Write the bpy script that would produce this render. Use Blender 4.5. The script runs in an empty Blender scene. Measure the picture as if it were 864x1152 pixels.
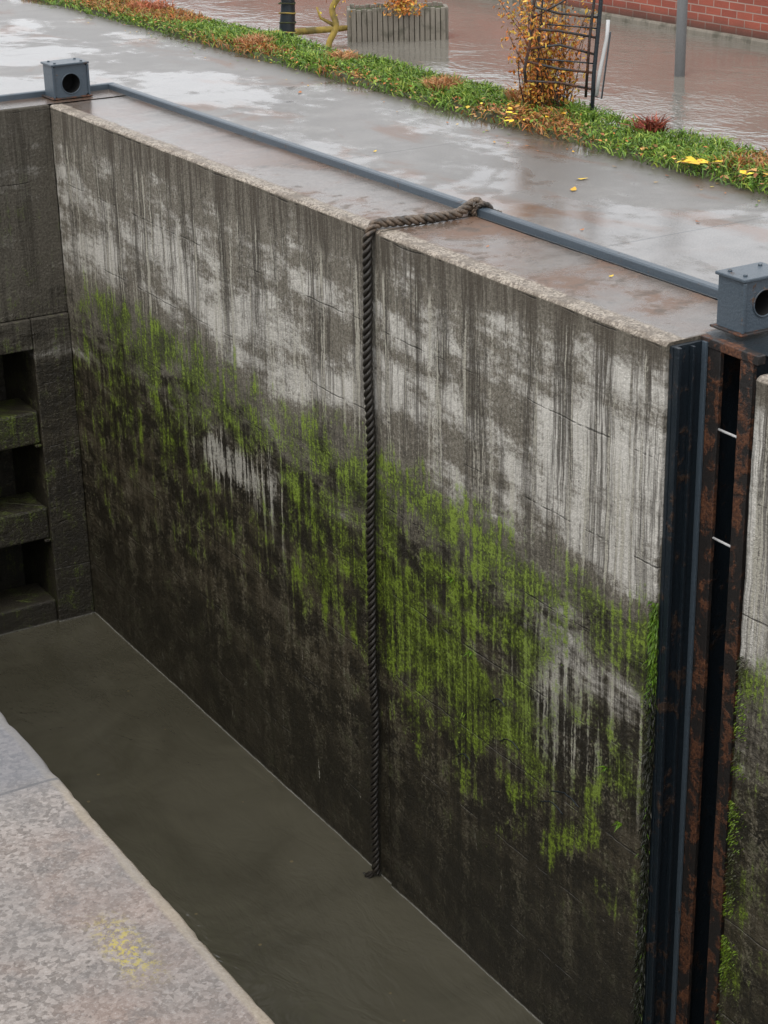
import bpy, bmesh, math, random
from mathutils import Vector, Matrix, noise as mn
random.seed(7)
R=random.random
def U(a,b): return a+(b-a)*R()
scene=bpy.context.scene
# ------------------------------------------------------------------ node helper
class G:
    def __init__(s,name):
        s.mat=bpy.data.materials.new(name); s.mat.use_nodes=True
        s.nt=s.mat.node_tree; s.nt.nodes.clear()
        s.out=s.nt.nodes.new('ShaderNodeOutputMaterial')
        s.b=s.nt.nodes.new('ShaderNodeBsdfPrincipled')
        s.nt.links.new(s.b.outputs[0],s.out.inputs[0])
        g=s.nt.nodes.new('ShaderNodeNewGeometry'); s.P=g.outputs['Position']; s.N=g.outputs['Normal']
        sp=s.nt.nodes.new('ShaderNodeSeparateXYZ'); s.nt.links.new(s.P,sp.inputs[0])
        s.x,s.y,s.z=sp.outputs
    def set(s,inp,v):
        if v is None: return
        if isinstance(v,bpy.types.NodeSocket): s.nt.links.new(v,inp)
        else:
            if isinstance(v,(tuple,list)) and len(v)==3 and inp.type=='RGBA': v=(*v,1)
            inp.default_value=v
    def m(s,op,a,b=None,c=None,clamp=False):
        n=s.nt.nodes.new('ShaderNodeMath'); n.operation=op; n.use_clamp=clamp
        s.set(n.inputs[0],a); s.set(n.inputs[1],b); s.set(n.inputs[2],c); return n.outputs[0]
    def add(s,*a):
        r=a[0]
        for q in a[1:]: r=s.m('ADD',r,q)
        return r
    def mul(s,*a):
        r=a[0]
        for q in a[1:]: r=s.m('MULTIPLY',r,q)
        return r
    def cen(s,v,k): return s.m('MULTIPLY_ADD',v,k,-.5*k)
    def mix(s,f,a,b,blend='MIX'):
        n=s.nt.nodes.new('ShaderNodeMix'); n.data_type='RGBA'; n.blend_type=blend
        s.set(n.inputs[0],f); s.set(n.inputs[6],a); s.set(n.inputs[7],b); return n.outputs[2]
    def ss(s,v,a,b,lo=0.0,hi=1.0):
        n=s.nt.nodes.new('ShaderNodeMapRange'); n.interpolation_type='SMOOTHSTEP'
        for i,q in enumerate((v,a,b,lo,hi)): s.set(n.inputs[i],q)
        return n.outputs[0]
    def comb(s,a,b,c):
        n=s.nt.nodes.new('ShaderNodeCombineXYZ')
        for i,q in enumerate((a,b,c)): s.set(n.inputs[i],q)
        return n.outputs[0]
    def noise(s,v,sc,det=4,ro=.55,di=0,dim='3D'):
        n=s.nt.nodes.new('ShaderNodeTexNoise'); n.noise_dimensions=dim; s.set(n.inputs['Vector'],v)
        n.inputs['Scale'].default_value=sc; n.inputs['Detail'].default_value=det
        n.inputs['Roughness'].default_value=ro; n.inputs['Distortion'].default_value=di
        return n.outputs[0]
    def vor(s,v,sc,feat='F1',out='Distance'):
        n=s.nt.nodes.new('ShaderNodeTexVoronoi'); n.feature=feat; s.set(n.inputs['Vector'],v)
        n.inputs['Scale'].default_value=sc; return n.outputs[out]
    def attr(s,name,col=False):
        n=s.nt.nodes.new('ShaderNodeAttribute'); n.attribute_name=name
        return n.outputs['Color'] if col else n.outputs['Fac']
    def bump(s,h,st=.5,dist=.01,norm=None):
        n=s.nt.nodes.new('ShaderNodeBump'); n.inputs['Strength'].default_value=st
        n.inputs['Distance'].default_value=dist; s.set(n.inputs['Height'],h)
        if norm is not None: s.set(n.inputs['Normal'],norm)
        return n.outputs[0]
    def fin(s,col,rough=.7,normal=None,metal=0,spec=.5):
        s.set(s.b.inputs['Base Color'],col); s.set(s.b.inputs['Roughness'],rough)
        s.set(s.b.inputs['Metallic'],metal); s.b.inputs['Specular IOR Level'].default_value=spec
        if normal is not None: s.nt.links.new(normal,s.b.inputs['Normal'])
        return s.mat
# ------------------------------------------------------------------ materials
def wall_mat(name='stained_concrete',dark=False):
    g=G(name); z=g.z; y=g.m('ADD',g.y,g.x)
    blotch=g.noise(g.comb(g.mul(y,.75),g.mul(z,2.5),0),1.6,6,.68,.12,'2D')
    st1=g.noise(g.comb(g.mul(y,7),g.mul(z,.42),0),1,5,.65,0,'2D')
    st2=g.noise(g.comb(g.mul(y,26),g.mul(z,.7),0),1,4,.68,.2,'2D')
    st3=g.noise(g.comb(g.mul(y,80),g.mul(z,2.4),0),1,3,.7,0,'2D')
    fine=g.noise(g.P,60,4,.75); mot=g.noise(g.P,7,5,.72)
    wa=g.attr('white'); moss=g.attr('moss')
    L=g.ss(g.add(blotch,g.mul(wa,.27),g.cen(st2,.34),g.cen(fine,.22),g.cen(mot,.22)),.58,.80)
    mid=g.mix(g.ss(fine,.3,.7),(.11,.096,.073),(.26,.235,.19))
    base=g.mix(L,mid,g.mix(fine,(.42,.395,.345),(.80,.77,.71)))
    fall=g.ss(g.add(z,g.mul(st1,1.1)),-1.1,.35,0.30,1)
    smk=g.mul(g.ss(g.add(g.mul(st1,.45),g.mul(st2,.55)),.48,.56),fall)
    base=g.mix(g.mul(smk,.86),base,(.055,.046,.034))
    base=g.mix(g.mul(g.ss(st3,.52,.62),g.ss(st1,.38,.53),.62),base,(.055,.047,.038))
    topd=g.mul(g.ss(g.add(z,g.cen(st2,.8),g.cen(st1,.5)),-.30,.02),.66)
    base=g.mix(topd,base,(.085,.069,.05))
    # low wet dark zone
    low=g.ss(g.add(z,g.cen(blotch,1.6),g.cen(st2,.8),g.cen(mot,.7)),-1.2,-1.8)
    darkc=g.mix(g.ss(g.add(g.mul(blotch,.4),g.mul(st2,.25),g.mul(mot,.35)),.43,.60),(.012,.0095,.005),(.078,.063,.038))
    darkc=g.mix(g.ss(g.add(fine,g.cen(st1,.5),g.cen(mot,.8)),.54,.70),darkc,(.17,.15,.105))
    darkc=g.mix(g.mul(g.ss(mot,.54,.66),.6),darkc,(.032,.042,.011))
    deep=g.ss(g.add(z,g.cen(st1,.8),g.cen(mot,.6)),-2.4,-3.3)
    darkc=g.mix(g.mul(deep,.68),darkc,(.014,.012,.007))
    base=g.mix(g.mul(low,.95),base,darkc)
    lime=g.mul(g.ss(g.add(st2,g.cen(fine,.3)),.55,.67),g.ss(wa,.03,.4),g.ss(z,-2.6,-2.0),.8)
    base=g.mix(lime,base,(.50,.47,.39))
    pw=g.mul(g.ss(g.add(wa,g.cen(fine,.8),g.cen(st2,2.4),g.cen(mot,1.8)),.58,1.05),g.ss(z,-1.35,-1.5),.85)
    base=g.mix(pw,base,(.50,.48,.42))
    # algae film soaked into the concrete
    mf=g.add(moss,g.cen(fine,1.0),g.cen(st2,1.5),g.cen(mot,2.2))
    mk=g.mul(g.ss(mf,.20,.88),g.ss(moss,.0,.14))
    gsel=g.add(fine,g.cen(mot,.9),g.cen(st2,.7),g.mul(g.ss(g.m('ABSOLUTE',g.m('SUBTRACT',g.y,7.3)),2.2,.3),.055))
    gc=g.mix(g.ss(gsel,.38,.54),(.022,.026,.007),(.078,.105,.014))
    gc=g.mix(g.ss(gsel,.56,.70),gc,(.21,.30,.028))
    base=g.mix(g.mul(mk,.92),base,gc)
    # faint board lines
    zz=g.mul(g.add(z,g.mul(blotch,.05)),1/.47)
    fr=g.m('FRACT',zz)
    tn=g.nt.nodes.new('ShaderNodeTexWhiteNoise'); tn.noise_dimensions='1D'; g.nt.links.new(g.m('FLOOR',zz),tn.inputs['W'])
    base=g.mix(g.mul(tn.outputs['Value'],.22),base,g.mix(1,base,(.35,.34,.32),'MULTIPLY'))
    ln=g.mul(g.ss(g.m('ABSOLUTE',g.m('SUBTRACT',fr,.5)),.488,.498),g.ss(g.add(st1,g.cen(blotch,1.2)),.46,.62))
    base=g.mix(g.mul(ln,.5),base,(.03,.026,.02))
    scum=g.ss(z,-3.731,-3.738)
    base=g.mix(g.mul(scum,.7),base,(.45,.44,.40))
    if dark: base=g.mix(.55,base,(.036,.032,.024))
    rough=g.ss(low,0,1,.85,.36)
    wv=g.noise(g.comb(g.mul(y,9),g.mul(z,16),0),1,2,.6,.8,'2D')
    h=g.add(fine,g.mul(st3,.3),g.mul(wv,.8,low),g.mul(mot,.6),g.mul(ln,-.6))
    return g.fin(base,rough,g.bump(h,.85,.014),0,.42)
def coping_mat(name='wet_coping_concrete',near=False):
    g=G(name)
    n1=g.noise(g.P,1.3,5,.62,.4); n2=g.noise(g.P,8,5,.68); fine=g.noise(g.P,110,4,.75)
    vc=g.m('ADD',g.vor(g.P,105 if not near else 85,out='Color'),0)
    if not near:
        a=g.mix(g.ss(n2,.3,.7),(.11,.087,.068),(.22,.185,.155))
        a=g.mix(g.mul(g.ss(n1,.42,.6),.75),a,(.14,.066,.032))
        a=g.mix(g.mul(g.ss(n2,.5,.66),.7),a,(.045,.035,.025))
        a=g.mix(g.mul(g.ss(fine,.5,.7),.35),a,(.32,.28,.24))
        rim=g.mul(g.ss(g.add(g.x,g.mul(n2,.06)),4.675,4.64),g.ss(g.y,11.97,11.9))
        rc=g.mix(g.ss(g.add(fine,g.cen(vc,.5)),.3,.7),(.11,.088,.065),(.42,.365,.295))
        rc=g.mix(g.mul(g.ss(n2,.48,.62),.65),rc,(.11,.085,.06))
        a=g.mix(g.mul(rim,.9),a,rc)
        wet=g.mul(g.ss(g.add(n1,g.cen(n2,.6)),.64,.47),g.m('SUBTRACT',1,rim))
        wet=g.m('MAXIMUM',wet,g.mul(g.ss(g.y,8.3,10),.95,g.m('SUBTRACT',1,rim)))
    else:
        a=g.mix(g.ss(vc,.15,.85),(.125,.105,.09),(.27,.235,.21))
        a=g.mix(g.mul(g.ss(n1,.46,.62),.55),a,(.20,.13,.098))
        a=g.mix(g.mul(g.ss(n2,.50,.66),.7),a,(.10,.088,.08))
        a=g.mix(g.mul(g.ss(fine,.5,.7),.55),a,(.40,.37,.345))
        a=g.mix(g.mul(g.ss(fine,.45,.3),.75),a,(.045,.036,.03))
        rim=g.ss(g.add(g.x,g.mul(n2,.03)),1.243,1.257)
        a=g.mix(g.mul(rim,.75),a,g.mix(fine,(.18,.14,.09),(.40,.34,.25)))
        jt=g.ss(g.m('ABSOLUTE',g.m('SUBTRACT',g.y,3.63)),.007,.003)
        a=g.mix(g.mul(jt,.8),a,(.04,.035,.03))
        far=g.ss(g.y,3.55,3.7)
        a=g.mix(g.mul(far,.65),a,(.10,.108,.125))
        ym=g.mul(g.ss(g.m('ABSOLUTE',g.m('SUBTRACT',g.y,2.93)),.17,.02),g.ss(g.m('ABSOLUTE',g.m('SUBTRACT',g.x,1.12)),.06,.01),g.ss(g.noise(g.P,60,5,.8),.50,.56))
        a=g.mix(g.mul(ym,.85),a,(.40,.32,.02))
        wet=g.mul(g.ss(g.noise(g.P,2.2,3,.6,.5),.42,.6),.85)
    a=g.mix(g.mul(wet,.35),a,(.085,.077,.07))
    rough=g.ss(wet,0,1,.55,.11)
    h=g.add(g.mul(fine,g.ss(wet,0,1,1,.45)),g.mul(vc,.3))
    n=g.bump(h,.42,.005)
    return g.fin(a,rough,n,0,.55)
def path_mat():
    g=G('wet_path_surface')
    n1=g.noise(g.P,.55,5,.6,.6); n2=g.noise(g.P,5,5,.68); fine=g.noise(g.P,130,3,.75)
    a=g.mix(g.ss(n2,.3,.7),(.098,.09,.082),(.19,.176,.163))
    a=g.mix(g.mul(g.ss(n1,.48,.62),.5),a,(.075,.066,.058))
    a=g.mix(.5,a,g.mix(g.ss(fine,.25,.75),(.06,.055,.05),(.30,.285,.27)))
    stn=g.ss(g.noise(g.comb(g.x,g.mul(g.y,.5),4),1.7,4,.65,.5),.54,.66)
    a=g.mix(g.mul(stn,.68),a,(.14,.070,.037))
    edge=g.ss(g.add(g.x,g.mul(n2,.3)),6.42,6.72)
    a=g.mix(g.mul(edge,.85),a,(.055,.045,.025))
    fr=g.m('FRACT',g.mul(g.add(g.y,.55,g.mul(n2,.02)),1/2.45))
    j=g.ss(g.m('ABSOLUTE',g.m('SUBTRACT',fr,.5)),.4958,.499)
    a=g.mix(g.mul(j,.7),a,(.04,.037,.033))
    wet=g.ss(g.add(g.noise(g.comb(g.x,g.mul(g.y,.55),9),1.25,4,.62,.4),g.cen(n2,.25)),.44,.58)
    rough=g.ss(wet,0,1,.38,.08)
    h=g.add(g.mul(fine,g.ss(wet,0,1,1,.20)),g.mul(n2,.5))
    return g.fin(a,rough,g.bump(h,.35,.004),0,.5)
def chamber_water():
    g=G('chamber_water')
    n=g.noise(g.P,1.2,4,.6,.5)
    w=g.noise(g.comb(g.mul(g.x,5),g.mul(g.y,2.2),0),1,3,.6,.8)
    w2=g.noise(g.comb(g.mul(g.x,26),g.mul(g.y,15),2),1,2,.6,.5)
    c=g.mix(g.ss(n,.3,.7),(.054,.050,.035),(.080,.074,.053))
    sp=g.ss(g.vor(g.P,4),.05,.03); c=g.mix(g.mul(sp,.6),c,(.18,.14,.07))
    rp=g.ss(g.noise(g.P,.9,2),.46,.60)
    return g.fin(c,.045,g.bump(g.add(w,g.mul(w2,.26,rp)),.24,.05),0,.75)
def river_mat():
    g=G('river_water')
    n=g.noise(g.P,.8,4,.6,.5)
    w=g.noise(g.comb(g.mul(g.x,2.2),g.mul(g.y,1.2),0),1,3,.6,.8)
    w2=g.noise(g.comb(g.mul(g.x,13),g.mul(g.y,9),2),1,3,.65,.6)
    calm=g.ss(n,.40,.60,.3,1.0)
    c=g.mix(n,(.15,.138,.115),(.225,.212,.185))
    return g.fin(c,.08,g.bump(g.add(g.mul(w,.7),g.mul(w2,.4,calm)),.40,.05),0,.9)
def steel_mat(name,c1,c2,rust,amt,rough=.45):
    g=G(name)
    n=g.noise(g.P,9,6,.72,.3); n2=g.noise(g.comb(g.mul(g.x,30),g.mul(g.y,30),g.mul(g.z,2.5)),1,4,.65); f=g.noise(g.P,80,4,.7)
    a=g.mix(f,c1,c2)
    m=g.ss(g.add(g.mul(n,.8),g.mul(n2,.2)),.62-amt,.70-amt)
    a=g.mix(m,a,g.mix(g.ss(f,.3,.7),(rust[0]*.35,rust[1]*.3,rust[2]*.4),(rust[0]*1.7,rust[1]*1.7,rust[2]*1.7)))
    return g.fin(a,g.ss(m,0,1,rough,.7),g.bump(g.add(f,g.mul(m,n)),.6,.005),.0,.5)
def col_mat(name,rough=.5):
    g=G(name); c=g.attr('Col',True)
    return g.fin(c,rough,None,0,.4)
def soil_mat():
    g=G('soil_bank'); n=g.noise(g.P,12,5,.7); f=g.noise(g.P,70,4,.7)
    return g.fin(g.mix(g.ss(n,.35,.65),(.035,.03,.015),(.06,.075,.02)),.9,g.bump(f,.8,.02))
def field_mat():
    g=G('far_ground'); n=g.noise(g.P,.3,5,.7)
    return g.fin(g.mix(n,(.05,.07,.02),(.12,.12,.06)),.95,g.bump(g.noise(g.P,9,4,.7),.6,.05))
def brick_mat():
    g=G('red_brick')
    n=g.nt.nodes.new('ShaderNodeTexBrick'); g.nt.links.new(g.comb(g.y,g.z,0),n.inputs['Vector'])
    for k,v in (('Color1',(.42,.10,.06,1)),('Color2',(.27,.06,.038,1)),('Mortar',(.42,.33,.28,1))): n.inputs[k].default_value=v
    n.inputs['Scale'].default_value=1; n.inputs['Brick Width'].default_value=.225; n.inputs['Row Height'].default_value=.075
    n.inputs['Mortar Size'].default_value=.006; n.inputs['Mortar Smooth'].default_value=.2
    f=g.noise(g.P,40,4,.7); d=g.noise(g.P,1.5,4,.6)
    c=g.mix(g.ss(d,.35,.7,0,.35),n.outputs[0],(.13,.05,.035))
    c=g.mix(g.ss(g.z,-.28,-.47,0,.8),c,(.05,.04,.03))
    return g.fin(c,.8,g.bump(g.add(g.mul(n.outputs['Fac'],-1.5),f),.6,.01))
def wood_mat(name,c1,c2):
    g=G(name); n=g.noise(g.comb(g.mul(g.x,40),g.mul(g.y,40),g.mul(g.z,4)),1,4,.65); m=g.noise(g.P,6,4,.6)
    c=g.mix(n,c1,c2); c=g.mix(g.ss(m,.5,.65,0,.6),c,(.05,.05,.03))
    return g.fin(c,.75,g.bump(n,.6,.01))
def rope_mat():
    g=G('wet_rope_fibre'); f=g.noise(g.P,260,3,.7); n=g.noise(g.P,14,4,.6)
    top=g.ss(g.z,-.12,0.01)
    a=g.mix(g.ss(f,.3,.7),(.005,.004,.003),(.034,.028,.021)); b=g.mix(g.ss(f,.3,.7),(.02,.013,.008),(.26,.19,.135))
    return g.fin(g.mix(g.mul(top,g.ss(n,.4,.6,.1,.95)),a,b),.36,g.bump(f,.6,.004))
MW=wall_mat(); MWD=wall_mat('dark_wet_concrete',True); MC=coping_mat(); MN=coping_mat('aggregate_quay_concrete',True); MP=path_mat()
MWAT=chamber_water(); MRIV=river_mat()
MBLUE=steel_mat('blue_grey_paint',(.042,.060,.078),(.075,.098,.12),(.10,.06,.035),.04,.34)
MDARK=steel_mat('dark_wet_steel',(.006,.010,.014),(.018,.026,.034),(.035,.02,.012),.08,.3)
MRUST=steel_mat('rusty_steel',(.012,.012,.013),(.034,.029,.026),(.085,.034,.015),.14,.4)
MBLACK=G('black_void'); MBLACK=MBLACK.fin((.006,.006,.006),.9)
MSOIL=soil_mat(); MFIELD=field_mat(); MBRICK=brick_mat(); MCOL=col_mat('foliage'); MROPE=rope_mat()
MWOOD=wood_mat('weathered_timber',(.10,.088,.07),(.30,.27,.22))
MYEL=wood_mat('lichen_yellow_wood',(.20,.13,.03),(.45,.33,.06))
MPOLE=steel_mat('galvanised_pole',(.16,.165,.17),(.26,.265,.27),(.12,.08,.05),.02,.5)
MRUNG=steel_mat('pale_rung',(.4,.4,.4),(.6,.6,.6),(.12,.07,.04),.02,.5)
# ------------------------------------------------------------------ mesh builder
class MB:
    def __init__(s): s.v=[]; s.f=[]; s.m=[]; s.mats=[]; s.smooth=[]
    def mi(s,mat):
        if mat not in s.mats: s.mats.append(mat)
        return s.mats.index(mat)
    def addf(s,vs,fs,mat,smooth=False):
        o=len(s.v); k=s.mi(mat); s.v.extend([tuple(q) for q in vs])
        for f in fs: s.f.append([o+i for i in f]); s.m.append(k); s.smooth.append(smooth)
    def box(s,a,b,mat,bev=.004,mtx=None):
        bm=bmesh.new(); bmesh.ops.create_cube(bm,size=1)
        for v in bm.verts: v.co=Vector([a[i]+(v.co[i]+.5)*(b[i]-a[i]) for i in range(3)])
        if bev>0: bmesh.ops.bevel(bm,geom=bm.edges[:],offset=bev,segments=2,affect='EDGES',profile=.5)
        if mtx: bm.transform(mtx)
        bm.verts.index_update()
        s.addf([v.co.copy() for v in bm.verts],[[v.index for v in f.verts] for f in bm.faces],mat); bm.free()
    def tube(s,pts,r,mat,n=8,caps=True):
        pts=[Vector(p) for p in pts]; N=len(pts); rs=r if isinstance(r,(list,tuple)) else [r]*N
        t=(pts[1]-pts[0]).normalized(); up=Vector((0,0,1)) if abs(t.z)<.9 else Vector((1,0,0))
        a=t.cross(up).normalized(); vs=[]
        for i in range(N):
            t=(pts[min(i+1,N-1)]-pts[max(i-1,0)]).normalized()
            a=(a-t*a.dot(t)).normalized(); b=t.cross(a)
            for k in range(n):
                th=2*math.pi*k/n; vs.append(pts[i]+(a*math.cos(th)+b*math.sin(th))*rs[i])
        fs=[[i*n+k,i*n+(k+1)%n,(i+1)*n+(k+1)%n,(i+1)*n+k] for i in range(N-1) for k in range(n)]
        if caps: fs+= [list(range(n))[::-1],[(N-1)*n+k for k in range(n)]]
        s.addf(vs,fs,mat,True)
    def obj(s,name):
        me=bpy.data.meshes.new(name); me.from_pydata(s.v,[],s.f)
        for m in s.mats: me.materials.append(m)
        me.polygons.foreach_set('material_index',s.m); me.polygons.foreach_set('use_smooth',s.smooth); me.update()
        o=bpy.data.objects.new(name,me); scene.collection.objects.link(o); return o
def sst(v,a,b):
    t=(v-a)/(b-a); t=max(0,min(1,t)); return t*t*(3-2*t)
def nz(a,b,c): return mn.noise(Vector((a,b,c)))
def gauss(y,z,y0,z0,sy,sz): return math.exp(-((y-y0)/sy)**2-((z-z0)/sz)**2)
def white_f(y,z):
    b=sst(z,-1.3,-.9)*sst(z,-.08,-.42)*(.75+.6*nz(y*.7,z*1.3,8))
    b+=.6*sst(y,6.9,5.6)*sst(z,-1.2,-.85)*sst(z,0,-.2)
    b+=1.1*gauss(y,z,9.5,-1.78,.5,.16)+.8*gauss(y,z,6.15,-1.75,.4,.5)+.6*gauss(y,z,8.9,-1.9,.12,.5)
    b+=.5*gauss(y,z,5.6,-1.9,.2,.3)+.45*gauss(y,z,6.9,-2.2,.8,.3)
    return max(0,min(1.3,b))
def moss_f(y,z):
    n1=nz(y*1.1,z*1.6,3.3); n2=nz(y*4,z*4.5,9.1); n3=nz(y*13,z*1.1,5.5); n4=nz(y*34,z*2.2,1.5)
    t=-1.12+.10*n1+.07*n3+.03*n4; bot=-1.82-.5*math.exp(-((y-7.1)/.75)**2)+.28*n1+.2*n3+.12*n4
    if y>10.2: bot+=.05
    s=sst(z,t+.12,t-.22)*sst(z,bot-.7,bot+.35)
    g=1.0-.45*sst(y,10.6,11.6)-.5*sst(y,6.3,5.9)*sst(z,-1.42,-1.6)
    s*=max(0,.66+.75*n2+.55*n1)*g
    s-=1.0*gauss(y,z,9.5,-1.78,.45,.14)
    s+=.5*gauss(y,z,5.62,-1.95,.22,.2)*max(0,.4+n2*1.6)+.45*gauss(y,z,6.3,-2.5,.7,.35)*max(0,n2*2+.1)
    s+=.4*sst(y,5.62,5.47)*sst(z,-1.75,-1.5)*sst(z,-.95,-1.2)
    s+=.30*sst(z,-3.3,-2.2)*sst(z,-1.9,-2.2)*max(0,n1+.3+n2)
    if y<5: s=.8*sst(y,4.55,4.93)*sst(z,-1.0,-1.35)*max(0,.3+n2*1.3)
    return max(0,min(1.2,s))
def strip(name,prof,ys,matof,disp=.004,caps=True,xoff=0,attrs=True):
    vs=[];mo=[];wh=[]
    for yy in ys:
        for (x,z,nx_,nz_) in prof:
            d=disp*(nz(x*2+yy*2,z*2,1)*.9+nz(yy*9,z*9+x*9,4)*.5+nz(yy*30,z*30+x*30,6)*.35)
            if nx_!=0 and nz_!=0: d-=disp*max(0,nz(yy*14,0,2)+nz(yy*45,0,7)*.6)*2.2
            vs.append((x+xoff+nx_*d,yy,z+nz_*d*.6))
            if attrs: mo.append(moss_f(yy,z) if z<-.5 else 0); wh.append(white_f(yy,z) if z<0 else 0)
    n=len(prof); fs=[];ms=[]
    for i in range(len(ys)-1):
        for k in range(n-1):
            fs.append([i*n+k,i*n+k+1,(i+1)*n+k+1,(i+1)*n+k]); ms.append(matof(k))
    mats=[];mi=[]
    for m in ms:
        if m not in mats: mats.append(m)
        mi.append(mats.index(m))
    if caps:
        for i in (0,len(ys)-1):
            o=i*n; x2=prof[-1][0]+xoff; zb=prof[0][1]
            base=len(vs); vs.append((x2,ys[i],zb)); mo.append(0); wh.append(.1)
            f=[o+k for k in range(n)]+[base]
            fs.append(f if i else f[::-1]); mi.append(0)
    me=bpy.data.meshes.new(name); me.from_pydata(vs,[],fs)
    for m in mats: me.materials.append(m)
    me.polygons.foreach_set('material_index',mi)
    me.polygons.foreach_set('use_smooth',[True]*(len(fs)-(2 if caps else 0))+([False]*2 if caps else []))
    if attrs:
        for nm,arr in (('moss',mo),('white',wh)):
            at=me.attributes.new(nm,'FLOAT','POINT'); at.data.foreach_set('value',arr)
    me.update(); o=bpy.data.objects.new(name,me); scene.collection.objects.link(o); return o
def frange(a,b,s):
    n=max(1,int(round((b-a)/s))); return [a+(b-a)*i/n for i in range(n+1)]
WX=4.54; WZ=-3.745
def wprof(x_end=5.10,dz=.035):
    p=[(WX,z,-1,0) for z in frange(-4.3,-.05,dz)]+[(WX,-.024,-1,0),(WX,-.015,-1,0)]
    p+=[(WX+.005,-.006,-.7,.7),(WX+.014,-.001,-.5,.8),(WX+.02,0,0,1)]
    p+=[(x,0,0,1) for x in frange(WX+.04,x_end,.035)]
    return p
pf=wprof(); nf=len(frange(-4.3,-.05,.035))+2-1
mo_=lambda k: MW if k<nf else MC
strip('lock_wall',pf,frange(7.662,11.93,.018),mo_,.006)
strip('lock_wall',pf,frange(5.45,7.648,.018),mo_,.006,xoff=-.012)
pc=wprof(5.10,.07); nfc=len(frange(-4.3,-.05,.07))+2-1
strip('lock_wall',pc,[-40,-20,-8]+frange(-2,3.2,.2)[0:]+frange(3.25,4.94,.025),lambda k: MW if k<nfc else MC,.007)
# near quay (photographer's side)
EX=1.267
pn=[(-200,0,0,1),(-20,0,0,1),(-3,0,0,1)]+[(x,0,0,1) for x in frange(-.6,EX-.03,.03)]+[(EX-.010,-.003,.5,.8),(EX,-.016,.7,.7)]+[(EX,-.1-.3*i,1,0) for i in range(15)]
npt=3+len(frange(-.6,EX-.03,.03))+1
strip('near_quay',pn,[-200,-40,-10,-2]+frange(0,6,.025)+[8,10,12.28],lambda k: MN if k<npt else MW,.004,caps=False)
# end wall of chamber with recess and beams
b=MB(); Y0=11.93
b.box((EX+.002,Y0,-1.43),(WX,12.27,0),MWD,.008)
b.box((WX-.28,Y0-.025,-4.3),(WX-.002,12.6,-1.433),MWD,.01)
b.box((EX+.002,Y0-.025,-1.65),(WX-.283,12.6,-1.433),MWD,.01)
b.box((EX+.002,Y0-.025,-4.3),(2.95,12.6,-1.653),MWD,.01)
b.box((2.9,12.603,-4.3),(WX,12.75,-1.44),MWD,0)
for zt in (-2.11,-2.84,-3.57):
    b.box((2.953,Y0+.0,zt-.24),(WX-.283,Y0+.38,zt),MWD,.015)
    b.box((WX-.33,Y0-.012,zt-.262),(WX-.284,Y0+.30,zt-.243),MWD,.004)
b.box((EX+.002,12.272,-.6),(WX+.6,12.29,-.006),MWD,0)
ew=b.obj('chamber_end_wall')
me=ew.data; m1=[];w1=[]
for v in me.vertices:
    m1.append(.5 if (v.co.z<-2.0 and v.co.x<4.27 and v.co.z>-3.0) else (.15 if v.co.z<-1.3 else 0)); w1.append(.15 if v.co.z>-1.43 else 0)
me.attributes.new('moss','FLOAT','POINT').data.foreach_set('value',m1)
me.attributes.new('white','FLOAT','POINT').data.foreach_set('value',w1)
b=MB(); b.addf([(EX,11.96,.001),(5.13,11.96,.001),(5.13,12.28,.001),(EX,12.28,.001)],[[0,1,2,3]],MC); b.obj('end_wall_coping')
# path / quay sheets
b=MB()
b.addf([(5.10,-200,.0),(6.62,-200,.0),(6.62,200,.0),(5.10,200,.0)],[[0,1,2,3]],MP)
b.addf([(-200,12.28,.0),(5.10,12.28,.0),(5.10,200,.0),(-200,200,.0)],[[0,1,2,3]],MP)
b.obj('wet_path')
b=MB(); b.addf([(5.10,4.9,-4.3),(5.10,5.5,-4.3),(5.10,5.5,-.002),(5.10,4.9,-.002)],[[0,1,2,3]],MWD)
b.obj('gate_slot_back_wall')
# water
b=MB(); b.addf([(EX-.01,-40,WZ),(5.11,-40,WZ),(5.11,12.7,WZ),(EX-.01,12.7,WZ)],[[0,1,2,3]],MWAT); b.obj('lock_chamber_water')
b=MB(); b.addf([(6.9,-200,-.5),(12.3,-200,-.5),(12.3,200,-.5),(6.9,200,-.5)],[[0,1,2,3]],MRIV); b.obj('river_water')
b=MB(); b.addf([(-1500,-1500,-4.4),(1500,-1500,-4.4),(1500,1500,-4.4),(-1500,1500,-4.4)],[[0,1,2,3]],MFIELD)
b.addf([(12.6,-300,.2),(600,-300,.2),(600,300,.2),(12.6,300,.2)],[[0,1,2,3]],MFIELD); b.obj('ground')
# brick wall
b=MB(); b.box((12.2,-40,-1.2),(12.55,60,.42),MBRICK,0)
b.box((12.15,-40,.42),(12.6,60,.5),MWOOD,.01); b.box((12.13,-40,-1.2),(12.197,60,-.44),MWOOD,.02)
b.obj('brick_wall')
# bank under grass
vs=[];fs=[];ys=frange(4,24,.08); pr=[(6.55,-.01),(6.6,.015),(6.7,.03),(6.85,.035),(7.0,.02),(7.12,-.05),(7.22,-.25),(7.3,-.7)]
ys=[-200]+ys+[200]
for yy in ys:
    for x,z in pr:
        q=nz(yy*1.7,x*4,0)*.05+nz(yy*6,x*6,2)*.02
        vs.append((x+q*(.9 if x<6.62 or x>7.1 else 0),yy,z+abs(q)*.6*(1 if x>6.57 else 0)))
n=len(pr)
fs=[[i*n+k,i*n+k+1,(i+1)*n+k+1,(i+1)*n+k] for i in range(len(ys)-1) for k in range(n-1)]
b=MB(); b.addf(vs,fs,MSOIL,True); b.obj('grass_bank')
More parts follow.
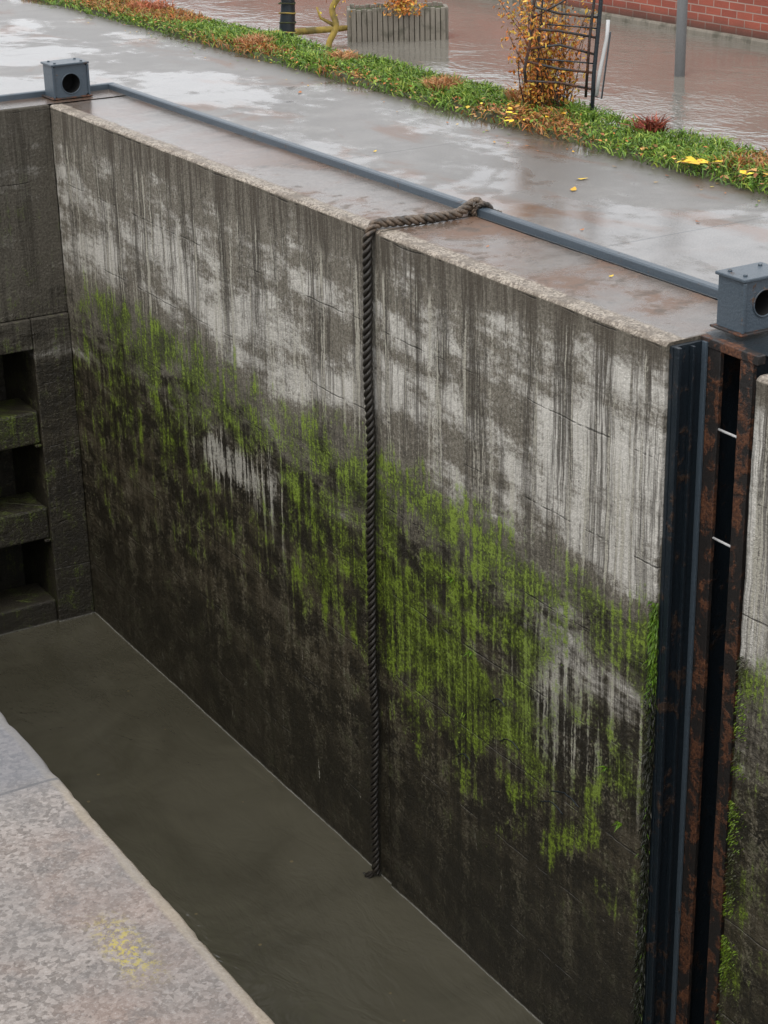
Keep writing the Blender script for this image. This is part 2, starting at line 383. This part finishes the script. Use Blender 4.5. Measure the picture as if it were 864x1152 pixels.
# ------------------------------------------------------------------ foliage
class FOL:
    def __init__(s): s.v=[];s.f=[];s.c=[]
    def blade(s,p,d,w,l,c,droop=.3):
        p=Vector(p); d=Vector(d).normalized(); sd=d.cross(Vector((U(-1,1),U(-1,1),U(-.3,.3)))).normalized()*w*.5
        q=p+d*l*.55; tip=p+d*l+Vector((d.x,d.y,-.9))*l*droop*.5
        o=len(s.v); s.v+= [p-sd,p+sd,q+sd*.8,q-sd*.8,tip]; s.f+=[[o,o+1,o+2,o+3],[o+3,o+2,o+4]]
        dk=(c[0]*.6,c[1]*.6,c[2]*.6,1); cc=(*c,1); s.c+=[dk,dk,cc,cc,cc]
    def leaf(s,p,n,sz,c,asp=.55):
        p=Vector(p); n=Vector(n).normalized(); a=n.cross(Vector((U(-1,1),U(-1,1),U(-1,1)))).normalized(); bb=n.cross(a)
        o=len(s.v); s.v+=[p-a*sz,p-bb*sz*asp+n*sz*.15,p+a*sz,p+bb*sz*asp+n*sz*.15]; s.f+=[[o,o+1,o+2],[o,o+2,o+3]]; s.c+=[(*c,1)]*4
    def obj(s,name,mats=None):
        me=bpy.data.meshes.new(name); me.from_pydata([tuple(v) for v in s.v],[],s.f)
        at=me.color_attributes.new('Col','FLOAT_COLOR','POINT'); at.data.foreach_set('color',[k for c in s.c for k in c])
        me.materials.append(MCOL); me.update(); o=bpy.data.objects.new(name,me); scene.collection.objects.link(o); return o
def vary(c,a=.35):
    k=1+U(-a,a); return (c[0]*k*(1+U(-.12,.12)),c[1]*k,c[2]*k)
GREENS=[(.11,.21,.022),(.17,.29,.03),(.07,.14,.018),(.25,.33,.05)]
ORNG=[(.42,.14,.03),(.33,.19,.07),(.45,.25,.07),(.26,.09,.03)]
f=FOL()
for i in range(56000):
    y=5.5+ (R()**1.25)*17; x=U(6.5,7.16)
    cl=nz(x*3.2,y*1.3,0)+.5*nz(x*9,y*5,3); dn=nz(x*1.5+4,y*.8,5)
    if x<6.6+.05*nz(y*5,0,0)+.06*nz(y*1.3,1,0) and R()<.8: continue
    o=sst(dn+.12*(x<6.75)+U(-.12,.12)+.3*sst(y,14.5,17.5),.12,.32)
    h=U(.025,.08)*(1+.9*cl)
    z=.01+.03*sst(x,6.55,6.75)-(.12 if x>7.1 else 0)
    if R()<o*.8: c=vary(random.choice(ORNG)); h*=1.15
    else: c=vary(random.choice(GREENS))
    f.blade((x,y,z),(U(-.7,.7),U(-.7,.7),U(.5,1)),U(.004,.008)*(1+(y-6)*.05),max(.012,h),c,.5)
for i in range(4200):
    y=5.5+(R()**1.2)*16; x=6.56+abs(random.gauss(0,.17))
    if x>7.2: continue
    c=vary(random.choice(GREENS if R()<.5 else ORNG))
    f.leaf((x,y,U(.01,.07)),(U(-.6,.6),U(-.6,.6),1),U(.008,.02),c)
f.obj('grass')
def weed(name,x,y,z,h,cols,n,w=.01,spread=.7,r=.05):
    f=FOL()
    for i in range(n):
        f.blade((x+U(-r,r),y+U(-r,r),z),(U(-spread,spread),U(-spread,spread),1),w,U(.5,1)*h,vary(random.choice(cols)),.5)
    f.obj(name)
weed('red_weed',6.98,8.62,.03,.19,[(.25,.05,.03),(.34,.10,.06),(.12,.035,.02)],200,.010,.8,.06)
TAN=[(.50,.30,.14),(.42,.20,.08),(.36,.13,.05)]
weed('dry_grass_tuft',6.8,10.6,.03,.18,TAN,360,.006,.7,.10)
weed('dry_grass_tuft',6.75,13.2,.03,.15,TAN,340,.007,.7,.12)
weed('dry_grass_tuft',6.95,15.6,.03,.16,[(.40,.11,.05),(.36,.15,.06)],420,.008,.7,.16)
weed('dry_grass_tuft',6.9,12.1,.03,.14,TAN,300,.007,.7,.1)
weed('dry_grass_tuft',7.0,9.85,.03,.2,TAN,350,.007,.7,.12)
f=FOL()
def litter(x,y,n,sp,sz,cols,z=.006):
    for i in range(n): f.leaf((x+random.gauss(0,sp),y+random.gauss(0,sp),z+U(0,.012)),(U(-.25,.25),U(-.25,.25),1),sz*U(.8,1.2),vary(random.choice(cols),.2),.6)
YEL=[(.75,.5,.03),(.85,.62,.05),(.65,.36,.03)]
litter(6.62,7.75,18,.06,.032,YEL,.065); litter(6.66,7.35,10,.06,.028,YEL+ORNG,.065); litter(6.75,7.1,14,.12,.024,ORNG,.07)
def one(x,y,sz,col):
    z=.004; a=U(0,3); ca,sa=math.cos(a),math.sin(a); o=len(f.v)
    for u,v,h in ((-1,0,.1),(-.3,-.45,0),(.5,-.35,.05),(1,0,.25),(.4,.4,.05),(-.4,.4,.12)):
        f.v.append(Vector((x+sz*(u*ca-v*sa),y+sz*(u*sa+v*ca),z+h*sz)))
    f.f+=[[o,o+1,o+5],[o+1,o+2,o+4,o+5],[o+2,o+3,o+4]]; f.c+=[(*col,1)]*6
for x,y,sz,c in ((6.02,8.0,.04,YEL[0]),(5.83,7.82,.038,YEL[2]),(4.95,6.35,.016,YEL[0]),(6.1,11.3,.03,ORNG[0]),(5.35,7.1,.016,ORNG[0]),(5.5,9.3,.018,YEL[0]),(6.2,9.1,.02,ORNG[2]),(6.3,8.9,.02,ORNG[0]),(4.8,7.1,.012,ORNG[0]),(5.9,6.9,.018,ORNG[3])): one(x,y,sz,c)
for i in range(110): one(U(6.25,6.6),U(6.5,16),U(.008,.017),random.choice(ORNG+YEL+GREENS))
litter(6.7,9.6,80,.17,.022,ORNG+YEL,.06)
f.obj('fallen_leaves')
# orange shrub
b=MB(); f=FOL()
OS=[(.55,.19,.03),(.65,.32,.05),(.46,.14,.03),(.6,.42,.07),(.28,.13,.03)]
for i in range(44):
    p=Vector((7.0+U(-.12,.06),9.62+U(-.14,.14),0)); d=Vector((U(-.34,.22),U(-.28,.28),1)).normalized(); L=U(.35,.95)
    pts=[p]
    for k in range(8):
        d=(d+Vector((U(-.15,.15),U(-.15,.15),U(-.03,.05)))).normalized(); pts.append(pts[-1]+d*L/8)
        for q in range(12 if k>0 else 2):
            f.leaf(pts[-1]+Vector((U(-.05,.05),U(-.05,.05),U(-.06,.03))),(U(-1,1),U(-1,1),U(-.3,1)),U(.009,.022),vary(random.choice(OS)),.45)
    b.tube(pts,[.004*(1-.08*k) for k in range(9)],MRUST,5)
e=bpy.data.objects.new('orange_shrub',None); scene.collection.objects.link(e)
o=b.obj('stems'); o.parent=e; o=f.obj('leaves'); o.parent=e
# ------------------------------------------------------------------ moss tufts on the wall
f=FOL()
for cnt in range(42000):
    y=U(5.46,11.9); z=U(-3.0,-1.0); cl=nz(y*9,z*9,2)+.6*nz(y*24,z*20,4)
    m=moss_f(y,z)*max(0,1.5*cl-.05)
    if R()>m: continue
    br=nz(y*3,z*3,7)+.4*math.exp(-((y-7.1)/.8)**2)
    c=vary((.10+.09*br,.15+.12*br,.013),.5)
    f.blade((WX-(.012 if y<7.65 else 0)+.003,y,z),(-1,U(-1,1),U(-1.2,.6)),U(.003,.007),U(.003,.007),c,.3)
for i in range(5600):
    z=-1.12-2.6*R(); k=sst(z,-1.62,-1.45)
    c=vary((.10,.19,.012),.4) if R()<k or R()<.03 else vary((.016,.018,.009),.4)
    f.blade((WX-.018+U(-.004,.02),5.447+U(-.006,.05*R()),z),(-U(.2,1),-U(-.2,1),U(-1.6,0)),U(.003,.007),U(.01,.028),c,.8)
for i in range(2600):
    z=-1.1-2.6*R(); 
    if nz(z*6,9,1)<-.15: continue
    c=vary((.12,.19,.012),.4) if nz(z*3,2,1)>-.1 else vary((.04,.045,.012),.4)
    f.blade((WX-.004,4.94-abs(random.gauss(0,.035)),z),(-1,U(-.3,1),U(-1.2,.1)),U(.002,.006),U(.004,.013),c,.8)
for (y,z,n) in ((6.83,-1.93,14),(5.63,-2.28,18),(5.75,-2.05,10),(6.9,-2.3,6),(7.0,-1.6,12)):
    for i in range(n): f.blade((WX-.012,y+U(-.012,.012),z),(-1,U(-1,1),U(-.6,1)),.006,U(.015,.04),vary((.14,.26,.02),.2),.8)
f.obj('wall_moss')
# ------------------------------------------------------------------ steel rail on the quay
b=MB()
def railseg(a,c): b.box(a,c,MBLUE,.005)
railseg((5.105,5.80,-.01),(5.115,12.25,.038)); railseg((5.116,5.80,.030),(5.160,12.25,.038))
railseg((-8,12.25,-.01),(5.160,12.262,.038)); railseg((-8,12.263,.030),(5.160,12.30,.0385))
b.obj('steel_edge_rail')
# ------------------------------------------------------------------ lifting box housings
def housing(name,x0,y0,w,d,h,z0=.015,hz=.5,hr=.06):
    b=MB(); x1=x0+w;y1=y0+d;z1=z0+h
    cx=(x0+x1)/2; cz=z0+h*hz; N=32; out=[];inn=[]
    for k in range(N):
        t=2*math.pi*(k+.5)/N; c,s_=math.cos(t),math.sin(t)
        m=max(abs(c),abs(s_)); px=c/m; pz=s_/m
        out.append((cx+px*w/2,y0,(z0+z1)/2+pz*h/2)); inn.append((cx+c*hr,y0,cz+s_*hr))
    dep=[(p[0],y0+d*.8,p[2]) for p in inn]
    fs=[[k,(k+1)%N,N+(k+1)%N,N+k] for k in range(N)]
    b.addf(out+inn,fs,MBLUE)
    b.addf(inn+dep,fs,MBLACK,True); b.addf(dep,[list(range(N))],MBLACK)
    b.addf([(x0,y0,z0),(x0,y1,z0),(x0,y1,z1),(x0,y0,z1)],[[0,1,2,3]],MBLUE)
    b.addf([(x1,y0,z0),(x1,y1,z0),(x1,y1,z1),(x1,y0,z1)],[[3,2,1,0]],MBLUE)
    b.addf([(x0,y1,z0),(x1,y1,z0),(x1,y1,z1),(x0,y1,z1)],[[0,1,2,3]],MBLUE)
    b.tube([(cx+math.cos(2*math.pi*k/24)*hr,y0-.002,cz+math.sin(2*math.pi*k/24)*hr) for k in range(25)],.004,MBLUE,6,False)
    b.box((x0-.012,y0-.014,z1),(x1+.012,y1+.012,z1+.014),MBLUE,.004)
    b.box((x0-.02,y0-.02,z0-.010),(x1+.02,y1+.02,z0),MRUST,.003)
    for (px,py) in ((x0-.008,y0-.012),(x1-.006,y0-.012)): b.box((px,py,z0),(px+.014,py+.011,z1-.002),MBLUE,.003)
    for (px,py) in ((x0+.03,y0+.03),(x1-.03,y1-.03),(x1-.03,y0+.03),(x0+.03,y1-.03)):
        b.tube([(px,py,z1+.012),(px,py,z1+.021)],.009,MBLUE,6)
    return b.obj(name)
housing('winch_housing',4.79,5.31,.215,.15,.205,z0=.03,hz=.52,hr=.055)
housing('winch_housing',4.63,12.06,.25,.17,.21,hz=.42,hr=.068)
# ------------------------------------------------------------------ stop-log guide
b=MB()
b.box((4.545,5.428,-4.3),(4.70,5.448,-.012),MDARK,.003)
b.box((4.548,5.395,-4.3),(4.566,5.427,-.012),MDARK,.003)
b.box((4.63,5.405,-4.3),(4.642,5.427,-.02),MDARK,.002)
b.box((4.69,5.400,-4.3),(4.702,5.427,-.012),MBLUE,.002)
b.box((4.705,5.33,-4.3),(4.725,5.447,-.004),MRUST,.003)
b.box((4.726,5.40,-4.3),(4.9,5.42,-.004),MDARK,.003)
b.box((4.90,5.16,-4.3),(4.915,5.44,-.004),MDARK,.003)
b.box((4.705,5.14,-4.3),(4.725,5.215,-.004),MRUST,.003)
b.box((4.726,5.165,-4.3),(4.9,5.182,-.004),MDARK,.003)
for z in (-.36,-.83): b.tube([(4.715,5.21,z),(4.715,5.335,z)],.0055,MRUNG,8)
for i in range(9):
    z=-.25-.4*i; b.tube([(4.703,5.42,z),(4.696,5.42,z)],.010,MRUST,7)
b.box((4.74,5.10,-.001),(5.098,5.47,.0025),MDARK,.001)
b.box((4.70,5.11,-.035),(4.74,5.45,.004),MRUST,.004)
b.obj('stop_log_guide')
# ------------------------------------------------------------------ rope
def path_pts():
    raw=[(5.12,7.665,.070),(5.07,7.66,.055),(4.98,7.64,.030),(4.85,7.65,.027),(4.70,7.675,.027),(4.60,7.695,.028),(4.54,7.70,.022),(4.507,7.705,-.03),(4.502,7.707,-.12)]
    for i in range(1,26): raw.append((4.502+.004*math.sin(i*1.1),7.707+.0028*i+.008*math.sin(i*.6),-.12-i*3.6/25))
    return [Vector(p) for p in raw]
def resample(pts,step):
    out=[]
    for i in range(len(pts)-1):
        p0=pts[max(i-1,0)];p1=pts[i];p2=pts[i+1];p3=pts[min(i+2,len(pts)-1)]
        n=max(2,int((p2-p1).length/step))
        for k in range(n):
            t=k/n; out.append(.5*((2*p1)+(-p0+p2)*t+(2*p0-5*p1+4*p2-p3)*t*t+(-p0+3*p1-3*p2+p3)*t**3))
    out.append(pts[-1]); return out
def twist(b,pts,rs,R0,pitch,ns=3,seg=7,mat=None,phase=0):
    a=None; L=0; strands=[[] for _ in range(ns)]
    for i,p in enumerate(pts):
        t=(pts[min(i+1,len(pts)-1)]-pts[max(i-1,0)]).normalized()
        if a is None: a=t.cross(Vector((0.1,1,.3))).normalized()
        a=(a-t*a.dot(t)).normalized(); c=t.cross(a)
        if i: L+=(p-pts[i-1]).length
        for k in range(ns):
            th=phase+2*math.pi*(L/pitch+k/ns); strands[k].append(p+(a*math.cos(th)+c*math.sin(th))*R0)
    for s_ in strands: b.tube(s_,rs,mat,seg)
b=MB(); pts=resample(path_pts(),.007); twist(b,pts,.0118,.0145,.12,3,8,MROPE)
def coil(cx,cy,cz,rx,rz,turns,dy):
    return [Vector((cx+rx*math.cos(t),cy+dy*t/(2*math.pi),cz+rz*math.sin(t))) for t in [i*.12 for i in range(int(turns*2*math.pi/.12))]]
twist(b,coil(5.132,7.63,.024,.046,.032,1.8,.035),.008,.0075,.07,3,7,MROPE)
twist(b,resample([Vector(p) for p in ((5.08,7.62,.055),(5.10,7.67,.070),(5.15,7.70,.066),(5.18,7.69,.03),(5.19,7.64,.016),(5.2,7.58,.014))],.006),.007,.007,.07,3,7,MROPE)
for i in range(14):
    p=Vector((4.50,7.777,-3.70)); q=[p]
    d=Vector((U(-.8,.1),U(-.2,1),-.6))
    for k in range(5): d+=Vector((U(-.3,.1),U(-.1,.4),-.1 if q[-1].z>-3.735 else .6)); q.append(q[-1]+d.normalized()*U(.01,.022))
    for v in q: v.z=max(v.z,WZ-.002)
    b.tube(q,.004,MROPE,5)
b.obj('mooring_rope')
b=MB()
for (y,z,L) in ((6.05,-2.35,.22),(6.15,-2.45,.18),(6.5,-2.28,.16),(6.6,-2.1,.12),(6.9,-2.55,.12)):
    q=[Vector((WX-.014,y+L*t-.5*L,z+.03*math.sin(3*t)+U(-.004,.004)-.03*t)) for t in [i/10 for i in range(11)]]
    b.tube(q,.0028,MDARK,5)
b.obj('wall_roots')
# ------------------------------------------------------------------ rusty ladder frame by the river
b=MB(); Rt=Vector((.8604,-.5097,0)); B0=Vector((7.02,9.25,0)); F=Vector((.51,.86,0))
def L(u,z,v=0): return B0+Rt*u+F*v+Vector((0,0,z))
b.tube([L(0,-.15),L(.012,.3),L(.05,.8),L(.07,1.45)],.013,MDARK,8)
b.tube([L(-.035,.16),L(-.02,.5),L(.02,.9),L(.03,1.4)],.009,MRUST,8)
b.tube([L(-.40,.25,.03),L(-.41,.33,.03),L(-.375,.5,.03),L(-.35,.8,.03),L(-.33,1.4,.03)],.010,MRUST,8)
b.tube([L(-.33,.22,.05),L(-.32,.5,.05),L(-.29,.9,.05),L(-.27,1.4,.05)],.006,MRUST,8)
for i,z in enumerate((.24,.34,.45,.55,.67,.78,.9,1.02,1.14,1.26)):
    e=.02*math.sin(i*2.1)
    b.tube([L(-.41+z*.055,z+.02+e,.03),L(-.2,z+.005-e,.04),L(.0+z*.04,z-.035,.0)],.008,MRUST,7)
    if i%2: b.tube([L(-.34,z+.05,.05),L(-.1,z+.03,.03),L(.02,z+.02,0)],.005,MDARK,6)
b.tube([L(-.39,.62,.03),L(-.2,.72,.03),L(.03,.86,0)],.006,MRUST,6)
b.tube([L(.03,.17,-.01),L(.045,.3,-.01),L(.085,.52,-.01),L(.09,.62,-.01)],.012,MRUNG,7)
b.tube([L(.015,.17,-.012),L(.06,.15,-.012),L(.105,.55,-.012)],.006,MDARK,6)
b.obj('rusty_ladder_frame')
b=MB(); b.tube([(10.5,12.6,-1.5),(10.5,12.6,3.2)],.045,MPOLE,20); b.tube([(10.5,12.6,3.2),(10.5,12.6,3.23)],.055,MPOLE,20); b.obj('mooring_pole')
b=MB(); b.tube([(8.64+.012*math.sin(i*1.3),16.2,-1.4+.12*i) for i in range(24)],[.072+.006*math.sin(i*2.2) for i in range(24)],MDARK,14)
for k in range(12):
    z=-.45+.09*k; b.tube([(8.64+.08*math.cos(t*.5),16.2+.08*math.sin(t*.5),z+.006*math.sin(t)) for t in range(14)],.007,MYEL if k%2 else MSOIL,6)
b.obj('mossy_post')
b=MB(); b.tube([(8.25,16.67,-.44),(8.6,16.55,-.42),(8.95,16.42,-.405),(9.25,16.32,-.40),(9.42,16.25,-.39)],[.022,.032,.034,.03,.02],MYEL,10); b.obj('floating_log')
b=MB(); br=[(8.84,15.75,-.62),(8.83,15.75,-.45),(8.90,15.72,-.28),(8.88,15.75,-.12),(8.96,15.7,.05),(9.0,15.7,.3),(8.98,15.7,.6)]
b.tube(resample([Vector(p) for p in br],.03),.03,MYEL,9)
b.tube([(8.90,15.72,-.28),(8.78,15.8,-.2),(8.74,15.8,-.1)],[.02,.014,.006],MYEL,8)
b.tube([(8.94,15.7,-.0),(9.08,15.65,.1),(9.12,15.6,.3)],[.02,.014,.006],MYEL,8)
e=bpy.data.objects.new('bare_sapling',None); scene.collection.objects.link(e); o=b.obj('trunk'); o.parent=e
f=FOL()
for i in range(120): f.leaf((8.93+U(-.16,.16),15.7+U(-.15,.15),U(-.2,.5)),(U(-1,1),U(-1,1),U(-1,1)),U(.01,.025),vary(random.choice(YEL+ORNG)),.5)
o=f.obj('leaves'); o.parent=e
b=MB(); c0=Vector((9.75,16.0,0)); hw=.46
m=Matrix.Translation((c0.x,c0.y,0))@Matrix.Rotation(math.radians(-28),4,'Z')
NB=18
for i in range(NB):
    u=-hw+i*2*hw/NB
    for v0,v1 in ((-.2,-.165),(.165,.2)):
        b.box((u+.003,v0,-1.2),(u+2*hw/NB-.003,v1,-.19+U(-.008,.01)),MWOOD,.006,m)
for i in range(4):
    v=-.16+i*.08
    for u in (-hw-.03,hw-.005): b.box((u,v+.003,-1.2),(u+.034,v+.077,-.20+U(-.01,.01)),MWOOD,.006,m)
b.box((-hw,-.16,-.4),(hw,.16,-.22),MSOIL,.008,m)
b.obj('timber_planter')
f=FOL()
for i in range(1300):
    a=U(0,6.28); r=abs(random.gauss(0,.10)); h=U(0,.28)
    f.leaf((c0.x-.05+math.cos(a)*r,c0.y-.17+math.sin(a)*r,-.25+h*(1-r*2)),(U(-1,1),U(-1,1),U(0,1)),U(.01,.024),vary(random.choice(OS)),.5)
f.obj('orange_plant')
# ------------------------------------------------------------------ light + sky (overcast)
w=bpy.data.worlds.new('World'); scene.world=w; w.use_nodes=True; nt=w.node_tree; nt.nodes.clear()
S=Vector((-.55,-.30,.95)).normalized()
sky=nt.nodes.new('ShaderNodeTexSky'); sky.sky_type='NISHITA'; sky.sun_disc=False
sky.sun_elevation=math.asin(S.z); sky.sun_rotation=math.atan2(S.x,S.y); sky.air_density=1.0; sky.dust_density=3.5; sky.ozone_density=1
hs=nt.nodes.new('ShaderNodeHueSaturation'); hs.inputs['Saturation'].default_value=.35
tc=nt.nodes.new('ShaderNodeTexCoord'); cn=nt.nodes.new('ShaderNodeTexNoise'); cn.inputs['Scale'].default_value=2.5; cn.inputs['Detail'].default_value=4
nt.links.new(tc.outputs['Generated'],cn.inputs['Vector'])
cl=nt.nodes.new('ShaderNodeMix'); cl.data_type='RGBA'; nt.links.new(cn.outputs[0],cl.inputs[0])
cl.inputs[6].default_value=(7.2,7.5,8.0,1); cl.inputs[7].default_value=(12.8,12.9,13.2,1)
mx=nt.nodes.new('ShaderNodeMix'); mx.data_type='RGBA'; mx.inputs[0].default_value=.75
nt.links.new(sky.outputs[0],hs.inputs['Color']); nt.links.new(hs.outputs[0],mx.inputs[6]); nt.links.new(cl.outputs[2],mx.inputs[7])
bg=nt.nodes.new('ShaderNodeBackground'); bg.inputs[1].default_value=.15; ou=nt.nodes.new('ShaderNodeOutputWorld')
nt.links.new(mx.outputs[2],bg.inputs[0]); nt.links.new(bg.outputs[0],ou.inputs[0])
sd=bpy.data.lights.new('sun','SUN'); sd.energy=1.5; sd.angle=math.radians(25); sd.color=(1,.96,.90)
so=bpy.data.objects.new('sun',sd); scene.collection.objects.link(so); so.rotation_euler=S.to_track_quat('Z','Y').to_euler()
# ------------------------------------------------------------------ camera
cd=bpy.data.cameras.new('camera'); co=bpy.data.objects.new('camera',cd); scene.collection.objects.link(co); scene.camera=co
th=math.radians(22.43); az=math.radians(30.64)
Fh=Vector((math.sin(az),math.cos(az),0)); Rh=Vector((math.cos(az),-math.sin(az),0)); Z=Vector((0,0,1))
fw=Fh*math.cos(th)-Z*math.sin(th); up0=Fh*math.sin(th)+Z*math.cos(th)
cr,sr=.99977,.0215
right=Rh*cr-up0*sr; up=Rh*sr+up0*cr
co.matrix_world=Matrix((( right.x,up.x,-fw.x,0),(right.y,up.y,-fw.y,0),(right.z,up.z,-fw.z,2.2),(0,0,0,1)))
cd.sensor_fit='VERTICAL'; cd.sensor_height=36; cd.lens=2100/1152*36; cd.clip_start=.05; cd.clip_end=3000
scene.view_settings.view_transform='Standard'; scene.view_settings.look='None'; scene.view_settings.exposure=0
